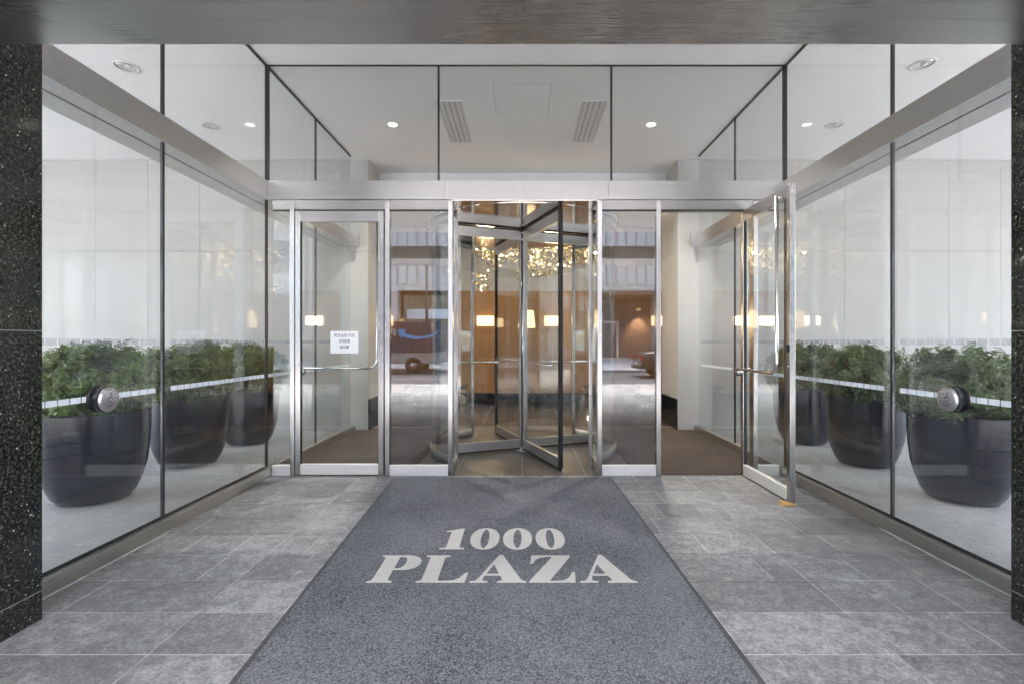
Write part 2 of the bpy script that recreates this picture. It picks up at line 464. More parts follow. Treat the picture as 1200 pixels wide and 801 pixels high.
# ------------------------------------------------------------------ ground and floors
def tiled(x0, x1, y0, y1, rows, lens, breaks, gap, z=0.0, seed=1, mat=None, name='floor', kind='structure', grout=True):
    rr = random.Random(seed); mb = MB(); bm = mb.bm
    tone = bm.loops.layers.float_color.new('tone') if False else None
    lay = bm.faces.layers.float.new('tone')
    ys = []; y = y0
    while y < y1 - .01: ys.append((y, min(y + rows, y1))); y += rows
    for (a, b) in ys:
        segs = [x0] + [q for q in breaks if x0 < q < x1] + [x1]
        for s0, s1 in zip(segs, segs[1:]):
            x = s0; first = True
            while x < s1 - .01:
                l = rr.choice(lens) * (rr.uniform(.35, 1) if first and len(lens) > 1 else 1); first = False
                e = x + l
                if s1 - e < min(lens) * .4: e = s1
                g = gap / 2
                f = bm.faces.new([bm.verts.new(p) for p in ((x + g, a + g, z), (e - g, a + g, z), (e - g, b - g, z), (x + g, b - g, z))])
                f[lay] = rr.random(); x = e
    o = mb.build(name, mat)
    if grout:
        o.data.materials.append(M['grout'])
        bm = bmesh.new(); bm.from_mesh(o.data)
        v = [bm.verts.new(p) for p in ((x0, y0, z - .003), (x1, y0, z - .003), (x1, y1, z - .003), (x0, y1, z - .003))]
        f = bm.faces.new(v); f.material_index = 1
        bmesh.ops.recalc_face_normals(bm, faces=bm.faces)
        for q in bm.faces:
            if q.normal.z < 0: q.normal_flip()
        bm.to_mesh(o.data); bm.free()
    return tag(o, kind=kind)

tiled(-3.0, 3.0, -2.3 + .01, FY + .02, .3015, [.3, .45, .6, .6, .9], [-1.5, 1.5], .0065, 0, 3, M['tile'], 'entrance_paving')
# pale slabs of the arcade either side
tiled(-14, -3.0, -2.3, WY, 1.2, [1.5], [], .004, 0, 5, M['slab'], 'arcade_paving')
tiled(3.0, 14, -2.3, WY, 1.2, [1.5], [], .004, 0, 6, M['slab'], 'arcade_paving')
tiled(-3.0, XL - .06, FY + .02, WY, 1.2, [1.5], [], .004, 0, 5, M['slab'], 'arcade_paving')
tiled(XR + .06, 3.0, FY + .02, WY, 1.2, [1.5], [], .004, 0, 6, M['slab'], 'arcade_paving')
for (a, b, s) in ((-3.0, XL - .06, 8), (XR + .06, 3.0, 9)):
    tiled(a, b, 2.2, FY + .018, 1.2, [1.5], [], .004, .004, s, M['slab'], 'arcade_paving')
# vestibule: brown recessed carpet each side, stone inside the drum
tiled(XL - .06, XR + .06, FY + .02, 7.2, .60, [.60], [0.0], .004, 0.0, 11, M['drumfloor'], 'vestibule_floor')
mb = MB()
mb.box(XL + .04, DC[0] - DR - .02, FY + .06, 7.0, 0.0005, .006)
mb.box(DC[0] + DR + .02, XR - .04, FY + .06, 7.0, 0.0005, .006)
o = mb.build('vestibule_carpet', M['vmat']); tag(o, kind='structure')
tiled(-6, 6, 7.2, 9.6, .6, [.6], [], .003, 0, 12, M['lobbyfloor'], 'lobby_floor')
structure('ground', MB().quad([(-300, -300, -.30), (300, -300, -.30), (300, 300, -.30), (-300, 300, -.30)]), M['ground'])
tiled(-60, 60, -5.15, -2.3, 1.425, [1.5], [], .012, 0, 13, M['concrete'], 'sidewalk')
mb = MB().box(-60, 60, -5.30, -5.15, -.25, 0.0, .01).box(-60, 60, -12.75, -12.6, -.25, 0.0, .01)
structure('kerb', mb, M['concrete'])
structure('road', MB().quad([(-60, -12.6, -.13), (60, -12.6, -.13), (60, -5.3, -.13), (-60, -5.3, -.13)]), M['asphalt'])
mb = MB()
for i in range(-9, 10): mb.box(i * 6, i * 6 + 3, -9.0, -8.9, -.129, -.124)
structure('lane_marking', mb, M['paint'])
tiled(-60, 60, -25, -12.75, 1.5, [1.5], [], .012, 0, 14, M['concrete'], 'far_sidewalk')

# ------------------------------------------------------------------ ceiling
mb = MB().box(-14, XL, -2.3, WY, CZ, 4.0).box(XR, 14, -2.3, WY, CZ, 4.0).box(XL, XR, -2.3, FY, CZ, 4.0)
structure('canopy_ceiling', mb, M['ceiling'])
mb = MB().box(XL, XR, FY, 7.4, CZ + .001, 4.0)
mb.box(-6, 6, 7.4, 9.9, 3.5, 4.0).box(-6, XL, WY + .75, 7.4, 3.5, 4.0).box(XR, 6, WY + .75, 7.4, 3.5, 4.0)
structure('lobby_ceiling', mb, M['ceiling_in'])
# unseen block over the canopy, added to keep sunlight off the entrance
bt = thing('upper_shade_block', 'unseen building block above the entrance canopy, added for shading', 'building', (0, 6, 4.0))
mb = MB().box(-14, 14, -2.3, 14, 4.003, 12)
for k in range(2): mb.box(-14.1, 14.1, -2.4, -2.3, 6.3 + k * 3.6, 7.4 + k * 3.6)
mb.build('wall', M['stone3'], bt)
for k in range(1):
    MB().box(-13.6, 13.6, -2.36, -2.302, 7.45 + k * 3.6, 9.85 + k * 3.6).build('window', M['win'], bt)

# ------------------------------------------------------------------ white facade walls left and right
def facade(x0, x1, inner, label):
    """panelled white stone wall, joints are real gaps; inner = x of the end next to the lobby"""
    t = thing('cladding_wall', label, 'wall', ((x0 + x1) / 2, WY, 0), 'white panel walls')
    mb = MB(); g = .004
    lo, hi = min(x0, x1), max(x0, x1)
    mb.box(lo + .012, hi - .012, WY + .012, WY + .76, 0, CZ)
    s = 1 if inner > 0 else -1
    xs = [abs(inner)]; x = 2.37 + .0
    xs = [abs(inner), 3.10] + [3.84 + .74 * k for k in range(0, 14)]
    xs = [q for q in xs if q < 14] + [14]
    for a, b in zip(xs, xs[1:]):
        for z0, z1 in ((0.002, 1.25), (1.25, 2.535), (2.535, CZ - .001)):
            mb.box(s * (a + g / 2), s * (b - g / 2), WY, WY + .0115, z0 + g / 2, z1 - g / 2)
    for z0, z1 in ((.44, 1.25), (1.25, 2.535), (2.535, CZ - .001)):
        mb.box(s * abs(inner), s * (abs(inner) + .0115), WY + .014, WY + .77, z0 + g / 2, z1 - g / 2)
    mb.build('panel', M['wall'], t)
    MB().box(s * (abs(inner) - .012), s * (abs(inner) + .011), WY + .016, WY + .80, 0.002, .437, .002).build('plinth', M['blackstone'], t)
    return t
facade(-14, -2.19, -2.19, 'white panelled stone wall behind the planters left of the entrance')
facade(2.21, 14, 2.21, 'white panelled stone wall behind the planters right of the entrance')

# ------------------------------------------------------------------ granite pillars
def pillar(x0, x1, label):
    t = thing('granite_pillar', label, 'pillar', ((x0 + x1) / 2, 1.7, 0), 'granite pillars')
    mb = MB()
    for z0, z1 in ((0, .1275), (.1315, 1.2975), (1.3015, 2.60), (2.603, CZ - .001)):
        mb.box(x0, x1, 1.25, 2.18, z0, z1, .0015)
    mb.box(x0 + .01, x1 - .01, 1.26, 2.17, 0.001, CZ - .002)
    mb.build('cladding', M['granite'], t)
    mb = MB()
    for z in (.1295, 1.2995): mb.box(x0 + .0008, x1 - .0008, 1.2508, 2.1792, z - .0019, z + .0019)
    mb.build('joint', M['joint'], t)
pillar(-3.0, -2.17, 'polished black speckled granite pillar at the left edge of the entrance')
pillar(2.21, 3.04, 'polished black speckled granite pillar at the right edge of the entrance')

# ------------------------------------------------------------------ steel lintel overhead
t = thing('steel_lintel', 'wide brushed steel lintel across the top between the granite pillars', 'beam', (0, 1.6, 2.47))
mb = MB()
for (a, b) in ((1.827, 1.98), (1.735, 1.8255), (1.56, 1.7335), (1.30, 1.5585)):
    for (c, d) in ((-2.169, .0), (.002, 2.209)):
        mb.box(c, d, a, b, 2.471, 2.49)
mb.box(-2.169, 2.209, 1.302, 1.978, 2.4905, 2.655)
mb.build('cover_plate', M['fascia'], t)

# ------------------------------------------------------------------ side glass walls
def side_wall(X, s, label):
    """s=-1 left, +1 right; X is the face towards the entrance"""
    t = thing('glass_wall', label, 'glass wall', (X, 4.4, 0), 'frameless side glass walls')
    def q(a): return X + s * a         # outward offset
    js = [2.185, 3.20, FY, 5.57, 6.70]
    for i, (a, b) in enumerate(zip(js, js[1:])):
        MB().box(q(.012), q(.024), a + .009, b - .009, .088, BZ0 - .001, .0015).build('lower_pane', M['glass'], t)
        MB().box(q(.012), q(.024), a + .009, b - .009, BZ1 + .001, CZ - .012, .0015).build('upper_pane', M['upglass'], t)
    for j in js[1:-1]:
        w = .0085 if j != FY else .011
        MB().box(q(.009), q(.027), j - w, j + w, .088, BZ0 - .001).build('silicone_joint', M['black'], t)
        MB().box(q(.009), q(.027), j - w, j + w, BZ1 + .001, CZ - .002).build('silicone_joint', M['black'], t)
    MB().box(q(.006), q(.03), 2.19, 6.7, CZ - .011, CZ - .001).build('ceiling_channel', M['darkmetal'], t)
    # band with the shadow groove underneath
    mb = MB()
    for a, b in ((2.182, FY - .012), (FY + .012 + .30, 6.72)):
        mb.box(q(0), q(.004), a, b, BZ0, BZ1)
    mb.box(q(.0045), q(.32), 2.182, 6.72, BZ0 + .012, BZ1 - .002)
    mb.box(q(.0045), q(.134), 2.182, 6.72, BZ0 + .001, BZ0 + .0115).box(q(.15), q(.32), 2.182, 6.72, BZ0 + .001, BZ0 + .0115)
    mb.box(q(-.09), q(.0), 6.70, 6.74, BZ0, BZ1)
    mb.build('steel_band', M['steel_y'], t)
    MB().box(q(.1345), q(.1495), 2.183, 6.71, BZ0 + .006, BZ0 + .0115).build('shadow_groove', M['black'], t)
    mb = MB().box(q(-.035), q(.05), 2.185, FY - .03, 0.001, .086, .002).box(q(-.02), q(.05), FY + .03, 6.80, 0.001, .086, .002)
    mb.build('base_rail', M['bronze'], t)
    MB().box(q(.004), q(.0095), 2.186, FY - .032, .0865, .094).box(q(.0265), q(.032), 2.186, FY - .032, .0865, .094).build('gasket', M['black'], t)
    MB().box(q(-.043), q(-.036), 2.2, 3.25, .0005, .006).build('caulk_line', M['caulk'], t)
    # frosted safety dots
    mb = MB(); y = 2.21
    while y < 6.6:
        if not any(abs(y + .03 - j) < .045 for j in js):
            mb.box(q(.0105), q(.0112), y, y + .060, .922, .953)
        y += .066
    mb.build('frosted_dot_band', M['dots'], t)
    mb = MB(); y = 2.21
    while y < 6.6:
        if not any(abs(y + .03 - j) < .045 for j in js):
            mb.box(q(.0105), q(.0112), y, y + .058, 1.232, 1.268)
        y += .066
    mb.build('faint_dot_band', M['dots2'], t)
side_wall(XL, -1, 'frameless glass side wall with steel band on the left of the entrance')
side_wall(XR, 1, 'frameless glass side wall with steel band on the right, behind the open door')

# ------------------------------------------------------------------ glass front
t = thing('glass_front', 'steel framed glass front with header band above the revolving door', 'storefront', (0, FY, 0))
mb = MB()
for a, b in ((XL + .001, -.72), (-.7185, .0), (.0015, .80), (.8015, XR - .001)):
    mb.box(a, b, FY - .02, FY + .30, BZ0, BZ1, .001)
mb.build('header_band', M['steel_x'], t)
for a, b in ((XL + .03, -.694), (.747, XR - .03)):
    mb = MB(); pr_ = ((FY + .003, BZ0 - .001), (FY + .060, BZ0 - .001), (FY + .060, 2.486), (FY + .034, 2.486))
    va = [mb.bm.verts.new((a, p, z)) for p, z in pr_]; vb = [mb.bm.verts.new((b, p, z)) for p, z in pr_]
    mb.bm.faces.new(va); mb.bm.faces.new(vb[::-1])
    for k in range(4): mb.bm.faces.new((va[k], va[(k + 1) % 4], vb[(k + 1) % 4], vb[k]))
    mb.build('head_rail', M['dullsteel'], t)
    MB().box(a, b, FY + .014, FY + .05, 2.478, 2.4855).build('head_seal', M['black'], t)
jx = [XL + .012, -.78, .83, XR - .012]
for a, b in zip(jx, jx[1:]):
    MB().box(a + .010, b - .010, FY - .006, FY + .006, BZ1 + .001, CZ - .010, .0015).build('upper_pane', M['upglass'], t)
for x in jx[1:-1]:
    MB().box(x - .0085, x + .0085, FY - .009, FY + .009, BZ1 + .001, CZ - .002).build('silicone_joint', M['black'], t)
for x in (XL - .004, XR + .004):
    MB().box(x - .012, x + .012, FY - .0135, FY + .012, BZ1 + .001, CZ - .003).build('silicone_joint', M['black'], t)
MB().box(XL + .01, XR - .01, FY - .008, FY + .008, CZ - .009, CZ - .001).build('ceiling_channel', M['darkmetal'], t)
PX = [-2.15, -1.262, -.672, .725, 1.275, 2.18]
for x in PX:
    MB().box(x - .021, x + .021, FY, FY + .08, 0.0005, BZ0 - .001, .003).build('post', M['steel_z'], t)
for x in (-.672, .725):   # returns towards the drum
    s = 1 if x > 0 else -1
    xm = DC[0] + s * .672
    MB().box(x - .006, x + .006, FY + .082, 4.80, .10, 2.475).build('return_pane', M['dglass'], t)
    MB().box(x - .018, x + .018, FY + .082, 4.80, .001, .098, .002).build('return_rail', M['bronze'], t)
for a, b, mt in ((XL + .03, -2.172, 'glass'), (-1.24, -.694, 'fglass'), (.747, 1.253, 'fglass'), (2.202, XR - .03, 'glass')):
    MB().box(a, b, FY + .03, FY + .042, .099, 2.4775, .001).build('sidelight_pane', M[mt], t)
    MB().box(a, b, FY + .005, FY + .06, .001, .098, .003).build('bottom_rail', M['satin'], t)
MB().box(1.30, 2.15, FY + .10, FY + .19, 2.50, BZ0 - .001, .004).build('closer_case', M['steel_x'], t)

for x0 in (-1.2965, 1.2965): MB().box(x0 - .0005, x0 + (.013 if x0 < 0 else -.0), FY + .02, FY + .045, .014, 2.47).build('brush_strip', M['black'], t)
# ------------------------------------------------------------------ doors beside the drum
def door(hx, hy, sx, rz, label, group):
    """leaf with its hinge edge at the origin; sx=+1 leaf runs to +x, -1 to -x; +y is the inner side"""
    t = thing('glass_door', label, 'door', (hx, hy, 0), group, local=True, rz=rz)
    W = .826; th = .021
    def X(a): return sx * a
    for (a, b) in ((0, .048), (W - .048, W)):
        MB().box(X(a), X(b), -th, th, .012, 2.473, .003).build('stile', M['steel_z'], t)
    MB().box(X(.0485), X(W - .0485), -th, th, .012, .108, .002).build('bottom_rail', M['satin'], t)
    MB().box(X(.0485), X(W - .0485), -th, th, 2.375, 2.473, .002).build('top_rail', M['steel_x'], t)
    MB().box(X(.0485), X(W - .0485), -.005, .005, .1085, 2.3745).build('pane', M['dglass'], t)
    mb = MB()
    for a in ((.0485, .054), (W - .054, W - .0485)): mb.box(X(a[0]), X(a[1]), -.012, .012, .109, 2.374)
    mb.build('gasket', M['black'], t)
    # L shaped pull: bar across, bend, rod to the head
    zb = 1.0; xr = W - .085; yo = .078
    pts = [(X(.03), yo, zb)] + [(X(xr - .09), yo, zb)]
    for i in range(1, 9):
        a = R(-90 + i * 90 / 8); pts.append((X(xr - .09 + .09 * math.cos(a)), yo, zb + .09 + .09 * math.sin(a)))
    pts.append((X(xr), yo, 2.40))
    pb = MB().tube(pts, .0125, 14).build('push_bar', M['chrome'], t)
    MB().tube([(X(xr), yo, 2.39), (X(xr), th, 2.39)], .009, 10).build('bracket', M['chrome'], pb)
    m = MB(); m.lathe([(0, .0), (.033, .0), (.036, .006), (.036, .05), (.030, .058), (0, .058)], 24, (X(.024), th + .001, zb - .03), 'Y')
    m.build('bracket', M['steel_z'], pb)
    MB().box(X(W - .036), X(W - .012), th, th + .012, 1.17, 1.23, .003).build('lock', M['darkmetal'], t)
    m = MB(); m.lathe([(0, 0), (.011, 0), (.011, .006), (0, .006)], 16, (X(W - .024), th, 1.06), 'Y'); m.build('keyhole', M['chrome'], t)
    return t
door(-2.125, FY + .03, 1, 0, 'closed glass door with a paper notice, left of the revolving door', 'swing doors')
door(2.085, FY + .055, -1, R(90.5), 'glass door swung wide open and held by a wooden wedge', 'swing doors')
# paper notice
t = thing('paper_notice', 'white printed paper notice taped to the closed glass door', 'notice', (-1.67, FY + .023, 1.14))
MB().box(-1.80, -1.537, FY + .0235, FY + .0243, 1.143, 1.352).build('sheet', M['paper'], t)
spl = []
for line, w, z in (('PLEASE USE', .188, 1.297), ('OTHER', .102, 1.243), ('DOOR', .088, 1.189)):
    spl += serif_line('l', line, -1.668 - w / 2, w, .0285, z, None, None, None, .10)
allmb = None
cu_parts = []
def glyph_parts(spl, mat, parent, xf, ext, name='letter', join=True):
    """outlines of each letter filled; joined into one lettering mesh"""
    groups = []; 
    objs = []
    for ch, o in spl:
        objs.append((ch, o))
    # outlines of the same glyph that overlap as solids are filled one by one, counters go with their glyph
    k = 0; meshes = []
    while k < len(objs):
        ch, o = objs[k]; pack = [o]
        n = 1
        if ch in 'OD0PA' and k + 1 < len(objs): pack.append(objs[k + 1][1]); n = 2
        if ch == 'R': pack.append(objs[k + 1][1]); n = 2
        m = curve_mesh(name, pack, mat, parent, xf, ext); meshes.append(m); k += n
        if ch == 'R' and k < len(objs): meshes.append(curve_mesh(name, [objs[k][1]], mat, parent, xf, ext)); k += 1
    if not join: return meshes
    bm = bmesh.new()
    for m in meshes: bm.from_mesh(m.data)
    me = bpy.data.meshes.new('lettering'); bm.to_mesh(me); bm.free(); me.materials.append(mat)
    for m in meshes: bpy.data.objects.remove(m)
    o = bpy.data.objects.new('lettering', me); col.objects.link(o); o.parent = parent
    return o
glyph_parts(spl, M['ink'], t, lambda u, v, w: (u, FY + .0229 - w * .1, v), .003)
# wooden wedge
mb = MB()
v = [mb.bm.verts.new(p) for p in ((0, -.022, .001), (.12, -.022, .001), (.12, -.022, .006), (0, -.022, .036), (0, .022, .001), (.12, .022, .001), (.12, .022, .006), (0, .022, .036))]
for qd in ((0, 1, 2, 3), (4, 7, 6, 5), (0, 4, 5, 1), (3, 2, 6, 7), (0, 3, 7, 4), (1, 5, 6, 2)): mb.bm.faces.new([v[i] for i in qd])
o = mb.build('door_wedge', M['wedge']); o.location = (1.985, 3.70, .0); o.rotation_euler = (0, 0, R(8))
tag(o, 'small raw wooden wedge on the paving under the open door', 'door wedge')

# ------------------------------------------------------------------ push plates on the side glass
def push_plate(X, s, y, label):
    t = thing('push_button', label, 'button', (X, y, .93), 'round door opener buttons')
    i = -s   # into the entrance
    c = (X + s * .012, y, .93)
    m = MB(); m.lathe([(0, 0), (.074, 0), (.074, i * .006), (.068, i * .008), (.068, i * .048), (.073, i * .050), (.074, i * .058), (.0, i * .058)], 48, c, 'X')
    m.build('housing', M['darkmetal'], t)
    m = MB(); m.lathe([(0, i * .0585), (.069, i * .0585), (.070, i * .061), (.067, i * .066), (.052, i * .069), (0, i * .070)], 48, c, 'X')
    f = m.build('face', M['btnface'], t)
    xf = lambda u, v, w: (c[0] + i * .0705 + w * i * .3, y + u * (-i), .93 + v)
    def arcpts(cx, cy, r0, r1, a0, a1):
        return ell(cx, cy, r0, r0, a0, a1, 18) + ell(cx, cy, r1, r1, a1, a0, 18)
    curve_mesh('wheelchair_symbol', [ell(-.006, .034, .0048, .0048, n=16),
        arcpts(-.002, .002, .0165, .0125, 130, 395), [(-.010, .027), (-.003, .027), (-.001, .014), (.009, .014), (.009, .010), (.013, .000), (.020, -.006), (.017, -.010), (.009, -.003), (.004, .006), (-.007, .006)]], M['btnink'], f, xf, .0005)
    text_mesh('lettering', 'PUSH TO\nOPEN', .0145, M['btnink'], f, lambda u, v, w: xf(u, v - .029, w), .0004)
push_plate(XL, -1, 2.705, 'round steel wheelchair door button on the left glass wall')
push_plate(XR, 1, 2.71, 'round steel wheelchair door button on the right glass wall')

# ------------------------------------------------------------------ revolving door
cx, cy = DC
t = thing('revolving_door', 'four wing glass revolving door in a curved glass drum', 'revolving door', (cx, cy, 0))
a_m = math.asin(.672 / DR)     # half mouth angle
def arcbox(mb, r0, r1, a0, a1, z0, z1, n=40):
    vs = []
    for k in range(n + 1):
        a = a0 + (a1 - a0) * k / n
        vs.append([mb.bm.verts.new((cx + r * math.sin(a), cy - r * math.cos(a), z)) for r, z in ((r0, z0), (r1, z0), (r1, z1), (r0, z1))])
    for k in range(n):
        for j in range(4):
            f = mb.bm.faces.new((vs[k][j], vs[k][(j + 1) % 4], vs[k + 1][(j + 1) % 4], vs[k + 1][j])); f.smooth = (j in (1, 3))
    mb.bm.faces.new(vs[0]); mb.bm.faces.new(vs[-1][::-1]); return mb
for s in (-1, 1):
    a0, a1 = s * (a_m + .02), s * (PI - a_m - .02)
    for u0, u1 in ((0, .5), (.5, 1)):
        aa = a0 + (a1 - a0) * u0 + s * .004 * (u0 > 0); bb = a0 + (a1 - a0) * u1 - s * .004 * (u1 < 1)
        arcbox(MB(), DR - .005, DR + .005, aa, bb, .1, 2.48).build('curved_pane', M['rglass'], t)
    arcbox(MB(), DR - .02, DR + .02, a0, a1, .001, .099).build('base_rail', M['bronze'], t)
    arcbox(MB(), DR - .02, DR + .02, a0, a1, 2.481, 2.555).build('head_rail', M['steel_x'], t)
    for a in (s * a_m, s * (PI - a_m)):
        x, y = cx + DR * math.sin(a), cy - DR * math.cos(a)
        MB().box(x - .018, x + .018, y - .02, y + .02, 0.001, 2.555, .003).build('mouth_post', M['steel_z'], t)
mb = MB(); n = 64
vs = [[mb.bm.verts.new((cx + (DR + .05) * math.sin(2 * PI * k / n), cy - (DR + .05) * math.cos(2 * PI * k / n), z)) for k in range(n)] for z in (2.557, 2.60)]
mb.bm.faces.new(vs[0]); mb.bm.faces.new(vs[1])
for k in range(n): mb.bm.faces.new((vs[0][k], vs[0][(k + 1) % n], vs[1][(k + 1) % n], vs[1][k]))
MB_ = mb.build('canopy', M['canopy'], t)
MB().box(-.65, .70, FY - .015, 4.98, 2.5605, 2.5710).build('canopy_trim', M['canopy'], t)
MB().tube([(cx, cy, 0.002), (cx, cy, 2.556)], .022, 16).build('centre_shaft', M['chrome'], t)
m = MB(); m.lathe([(0, .001), (.12, .001), (.12, .006), (.045, .012), (.045, .04), (0, .04)], 32, (cx, cy, 0)); m.build('floor_hub', M['chrome'], t)
m = MB(); m.lathe([(.024, 2.42), (.042, 2.42), (.042, 2.45), (.024, 2.45)], 24, (cx, cy, 0), closed=True); m.lathe([(.024, 2.50), (.05, 2.50), (.05, 2.53), (.024, 2.53)], 24, (cx, cy, 0), closed=True)
m.build('top_hub', M['chrome'], t)
base = R(-68.8)
for k in range(4):
    ang = base + k * PI / 2
    def P(r, o, z, ang=ang): return (cx + r * math.cos(ang) - o * math.sin(ang), cy + r * math.sin(ang) + o * math.cos(ang), z)
    def rbox(mb, r0, r1, th, z0, z1):
        v = [mb.bm.verts.new(P(r, o, z)) for r in (r0, r1) for o in (-th, th) for z in (z0, z1)]
        for q in ((0, 1, 3, 2), (4, 6, 7, 5), (0, 4, 5, 1), (2, 3, 7, 6), (0, 2, 6, 4), (1, 5, 7, 3)): mb.bm.faces.new([v[i] for i in q])
        return mb
    R0, R1 = .034, .985
    mb = MB(); rbox(mb, R0, R1, .019, .028, .125); rbox(mb, R0, R1, .019, 2.43, 2.533)
    rbox(mb, R0, R0 + .012, .015, .126, 2.429)
    w = mb.build('wing', M['steel_x'], t)
    rbox(MB(), R0 + .013, R1 - .012, .005, .126, 2.429).build('pane', M['rglass'], w)
    mb = MB(); rbox(mb, R1 + .001, R1 + .040, .016, .03, 2.53); rbox(mb, R1 - .0115, R1, .012, .126, 2.429)
    rbox(mb, R0, R1 + .04, .008, .006, .0275); rbox(mb, R0, R1 + .04, .008, 2.5335, 2.552)
    mb.build('brush_seal', M['black'], w)
    for sgn in (1,):
        o_ = -.07
        MB().tube([P(.30, -.02, 1.02), P(.30, o_, 1.02), P(.92, o_, 1.02), P(.92, -.02, 1.02)], .011, 10).build('push_bar', M['chrome'], w)
    MB().tube([P(R1 - .06, -.0195, .075), P(R1 - .06, -.024, .075)], .014, 12).build('screw_cap', M['chrome'], w)

# ------------------------------------------------------------------ door mat
ML = lambda y: -1.035 - .042 * (y - 1.1)
MR = lambda y: .895 - .024 * (y - 1.1)
t = thing('entrance_mat', 'long blue grey entrance mat lettered 1000 PLAZA on the paving', 'door mat', (-.12, 2.7, 0))
mb = MB(); y0, y1 = -.4, 4.42; e = .028
v = [mb.bm.verts.new(p) for p in ((ML(y0) + e, y0, .004), (MR(y0) - e, y0, .004), (MR(y1) - e * .3, y1, .004), (ML(y1) + e * .3, y1, .004),
                                  (ML(y0) + e, y0, .012), (MR(y0) - e, y0, .012), (MR(y1) - e * .3, y1, .012), (ML(y1) + e * .3, y1, .012))]
for q in ((0, 3, 2, 1), (4, 5, 6, 7), (0, 1, 5, 4), (1, 2, 6, 5), (2, 3, 7, 6), (3, 0, 4, 7)): mb.bm.faces.new([v[i] for i in q])
mb.build('pile', M['mat'], t)
mb = MB()
for fn, s in ((ML, 1), (MR, -1)):
    pts = [(fn(y0) - s * .012, y0, .001), (fn(y0) + s * (e - .0005), y0, .009), (fn(y1) + s * (e * .3 - .0005), y1, .009), (fn(y1) - s * .012, y1, .001)]
    mb.quad(pts)
mb.build('border', M['matedge'], t)
def matxf(u, v, w): return (u, v, .0125 + w)
spl = serif_line('l', '1000', -.498, .765, .318, 2.886, None, None, None, .075)
spl += serif_line('l', 'PLAZA', -.806, 1.40, .316, 2.484, None, None, None, .055)
glyph_parts(spl, M['matletter'], t, matxf, .0012, join=False)

# ------------------------------------------------------------------ planters and shrubs
def make_planter():
    t = thing('planter', 'x', 'planter', (0, 0, 0), 'charcoal planters along the glass', local=True)
    prof = [(.0, .002), (.19, .002), (.225, .01), (.262, .06), (.300, .16), (.328, .28), (.343, .42), (.350, .56), (.352, .675), (.352, .682), (.345, .687), (.332, .687), (.328, .68), (.325, .60), (.31, .60), (0, .60)]
    MB().lathe(prof, 64).build('bowl', M['planter'], t)
    m = MB(); m.lathe([(0, .628), (.2, .632), (.322, .62), (.322, .603), (0, .603)], 32); m.build('soil', M['soil'], t)
    return t
def make_shrub(seed, mat, n=15000):
    rr = random.Random(seed)
    t = thing('shrub', 'x', 'shrub', (0, 0, 0), 'clipped round shrubs in the planters', local=True)
    bm = bmesh.new(); lay = bm.faces.layers.float.new('tone')
    clumps = []
    for i in range(150):
        a = rr.uniform(0, 2 * PI); u = rr.uniform(-.95, 1) ; rad = math.sqrt(max(0, 1 - u * u))
        k = rr.uniform(.74, 1.02)
        zz = .885 + u * .315 * k
        xx, yy = .415 * rad * k * math.cos(a), .415 * rad * k * math.sin(a)
        if zz < .66: zz = .66 + rr.uniform(0, .05)
        clumps.append((Vector((xx, yy, zz)), rr.uniform(.045, .09), rr.uniform(.15, 1)))
    for i in range(28):
        clumps.append((Vector((rr.uniform(-.2, .2), rr.uniform(-.2, .2), rr.uniform(.72, 1.05))), .13, .25))
    for i in range(n):
        c, r, tn = rr.choice(clumps)
        d = Vector((rr.gauss(0, 1), rr.gauss(0, 1), rr.gauss(0, 1))).normalized()
        p = c + d * r * rr.uniform(.45, 1.05)
        if p.z < .60: continue
        out = (p - Vector((0, 0, .85))).normalized()
        nrm = (out + d * .6 + Vector((rr.gauss(0, .5), rr.gauss(0, .5), rr.gauss(0, .5) + .5))).normalized()
        tdir = nrm.cross(Vector((rr.gauss(0, 1), rr.gauss(0, 1), rr.gauss(0, 1)))).normalized(); b = nrm.cross(tdir)
        l = rr.uniform(.014, .026); w = l * rr.uniform(.36, .5)
        v0 = bm.verts.new(p - tdir * l); v1 = bm.verts.new(p + b * w + nrm * l * .18); v2 = bm.verts.new(p + tdir * l); v3 = bm.verts.new(p - b * w + nrm * l * .18)
        for f in (bm.faces.new((v0, v1, v2)), bm.faces.new((v0, v2, v3))):
            f[lay] = min(1, max(0, tn * .6 + rr.uniform(-.25, .45)))
    me = bpy.data.meshes.new('crown'); bm.to_mesh(me); bm.free(); me.materials.append(mat)
    o = bpy.data.objects.new('crown', me); col.objects.link(o); o.parent = t
    mb = MB()
    for i in range(16):
        a = rr.uniform(0, 2 * PI); r1 = rr.uniform(.12, .30)
        mb.tube([(.05 * math.cos(a), .05 * math.sin(a), .625), (r1 * .5 * math.cos(a), r1 * .5 * math.sin(a), .78), (r1 * math.cos(a), r1 * math.sin(a), rr.uniform(.85, 1.08))], [.012, .008, .004], 6)
    mb.build('stem', M['stem'], t)
    return t
pl0 = make_planter(); sh0 = make_shrub(3, M['leaf']); sh1 = make_shrub(9, M['leaf2'])
spots = [(-3.42, 3.86, 1.03, 'left', 0), (-3.42, 4.96, 1.03, 'left', 1), (-3.42, 6.02, 1.0, 'left', 2), (3.52, 3.86, 1.0, 'right', 0), (3.52, 4.96, 1.0, 'right', 1), (3.52, 6.02, 1.0, 'right', 2)]
pos = ['nearest the pillar', 'in the middle of its row', 'farthest back by the white wall']
used = {}
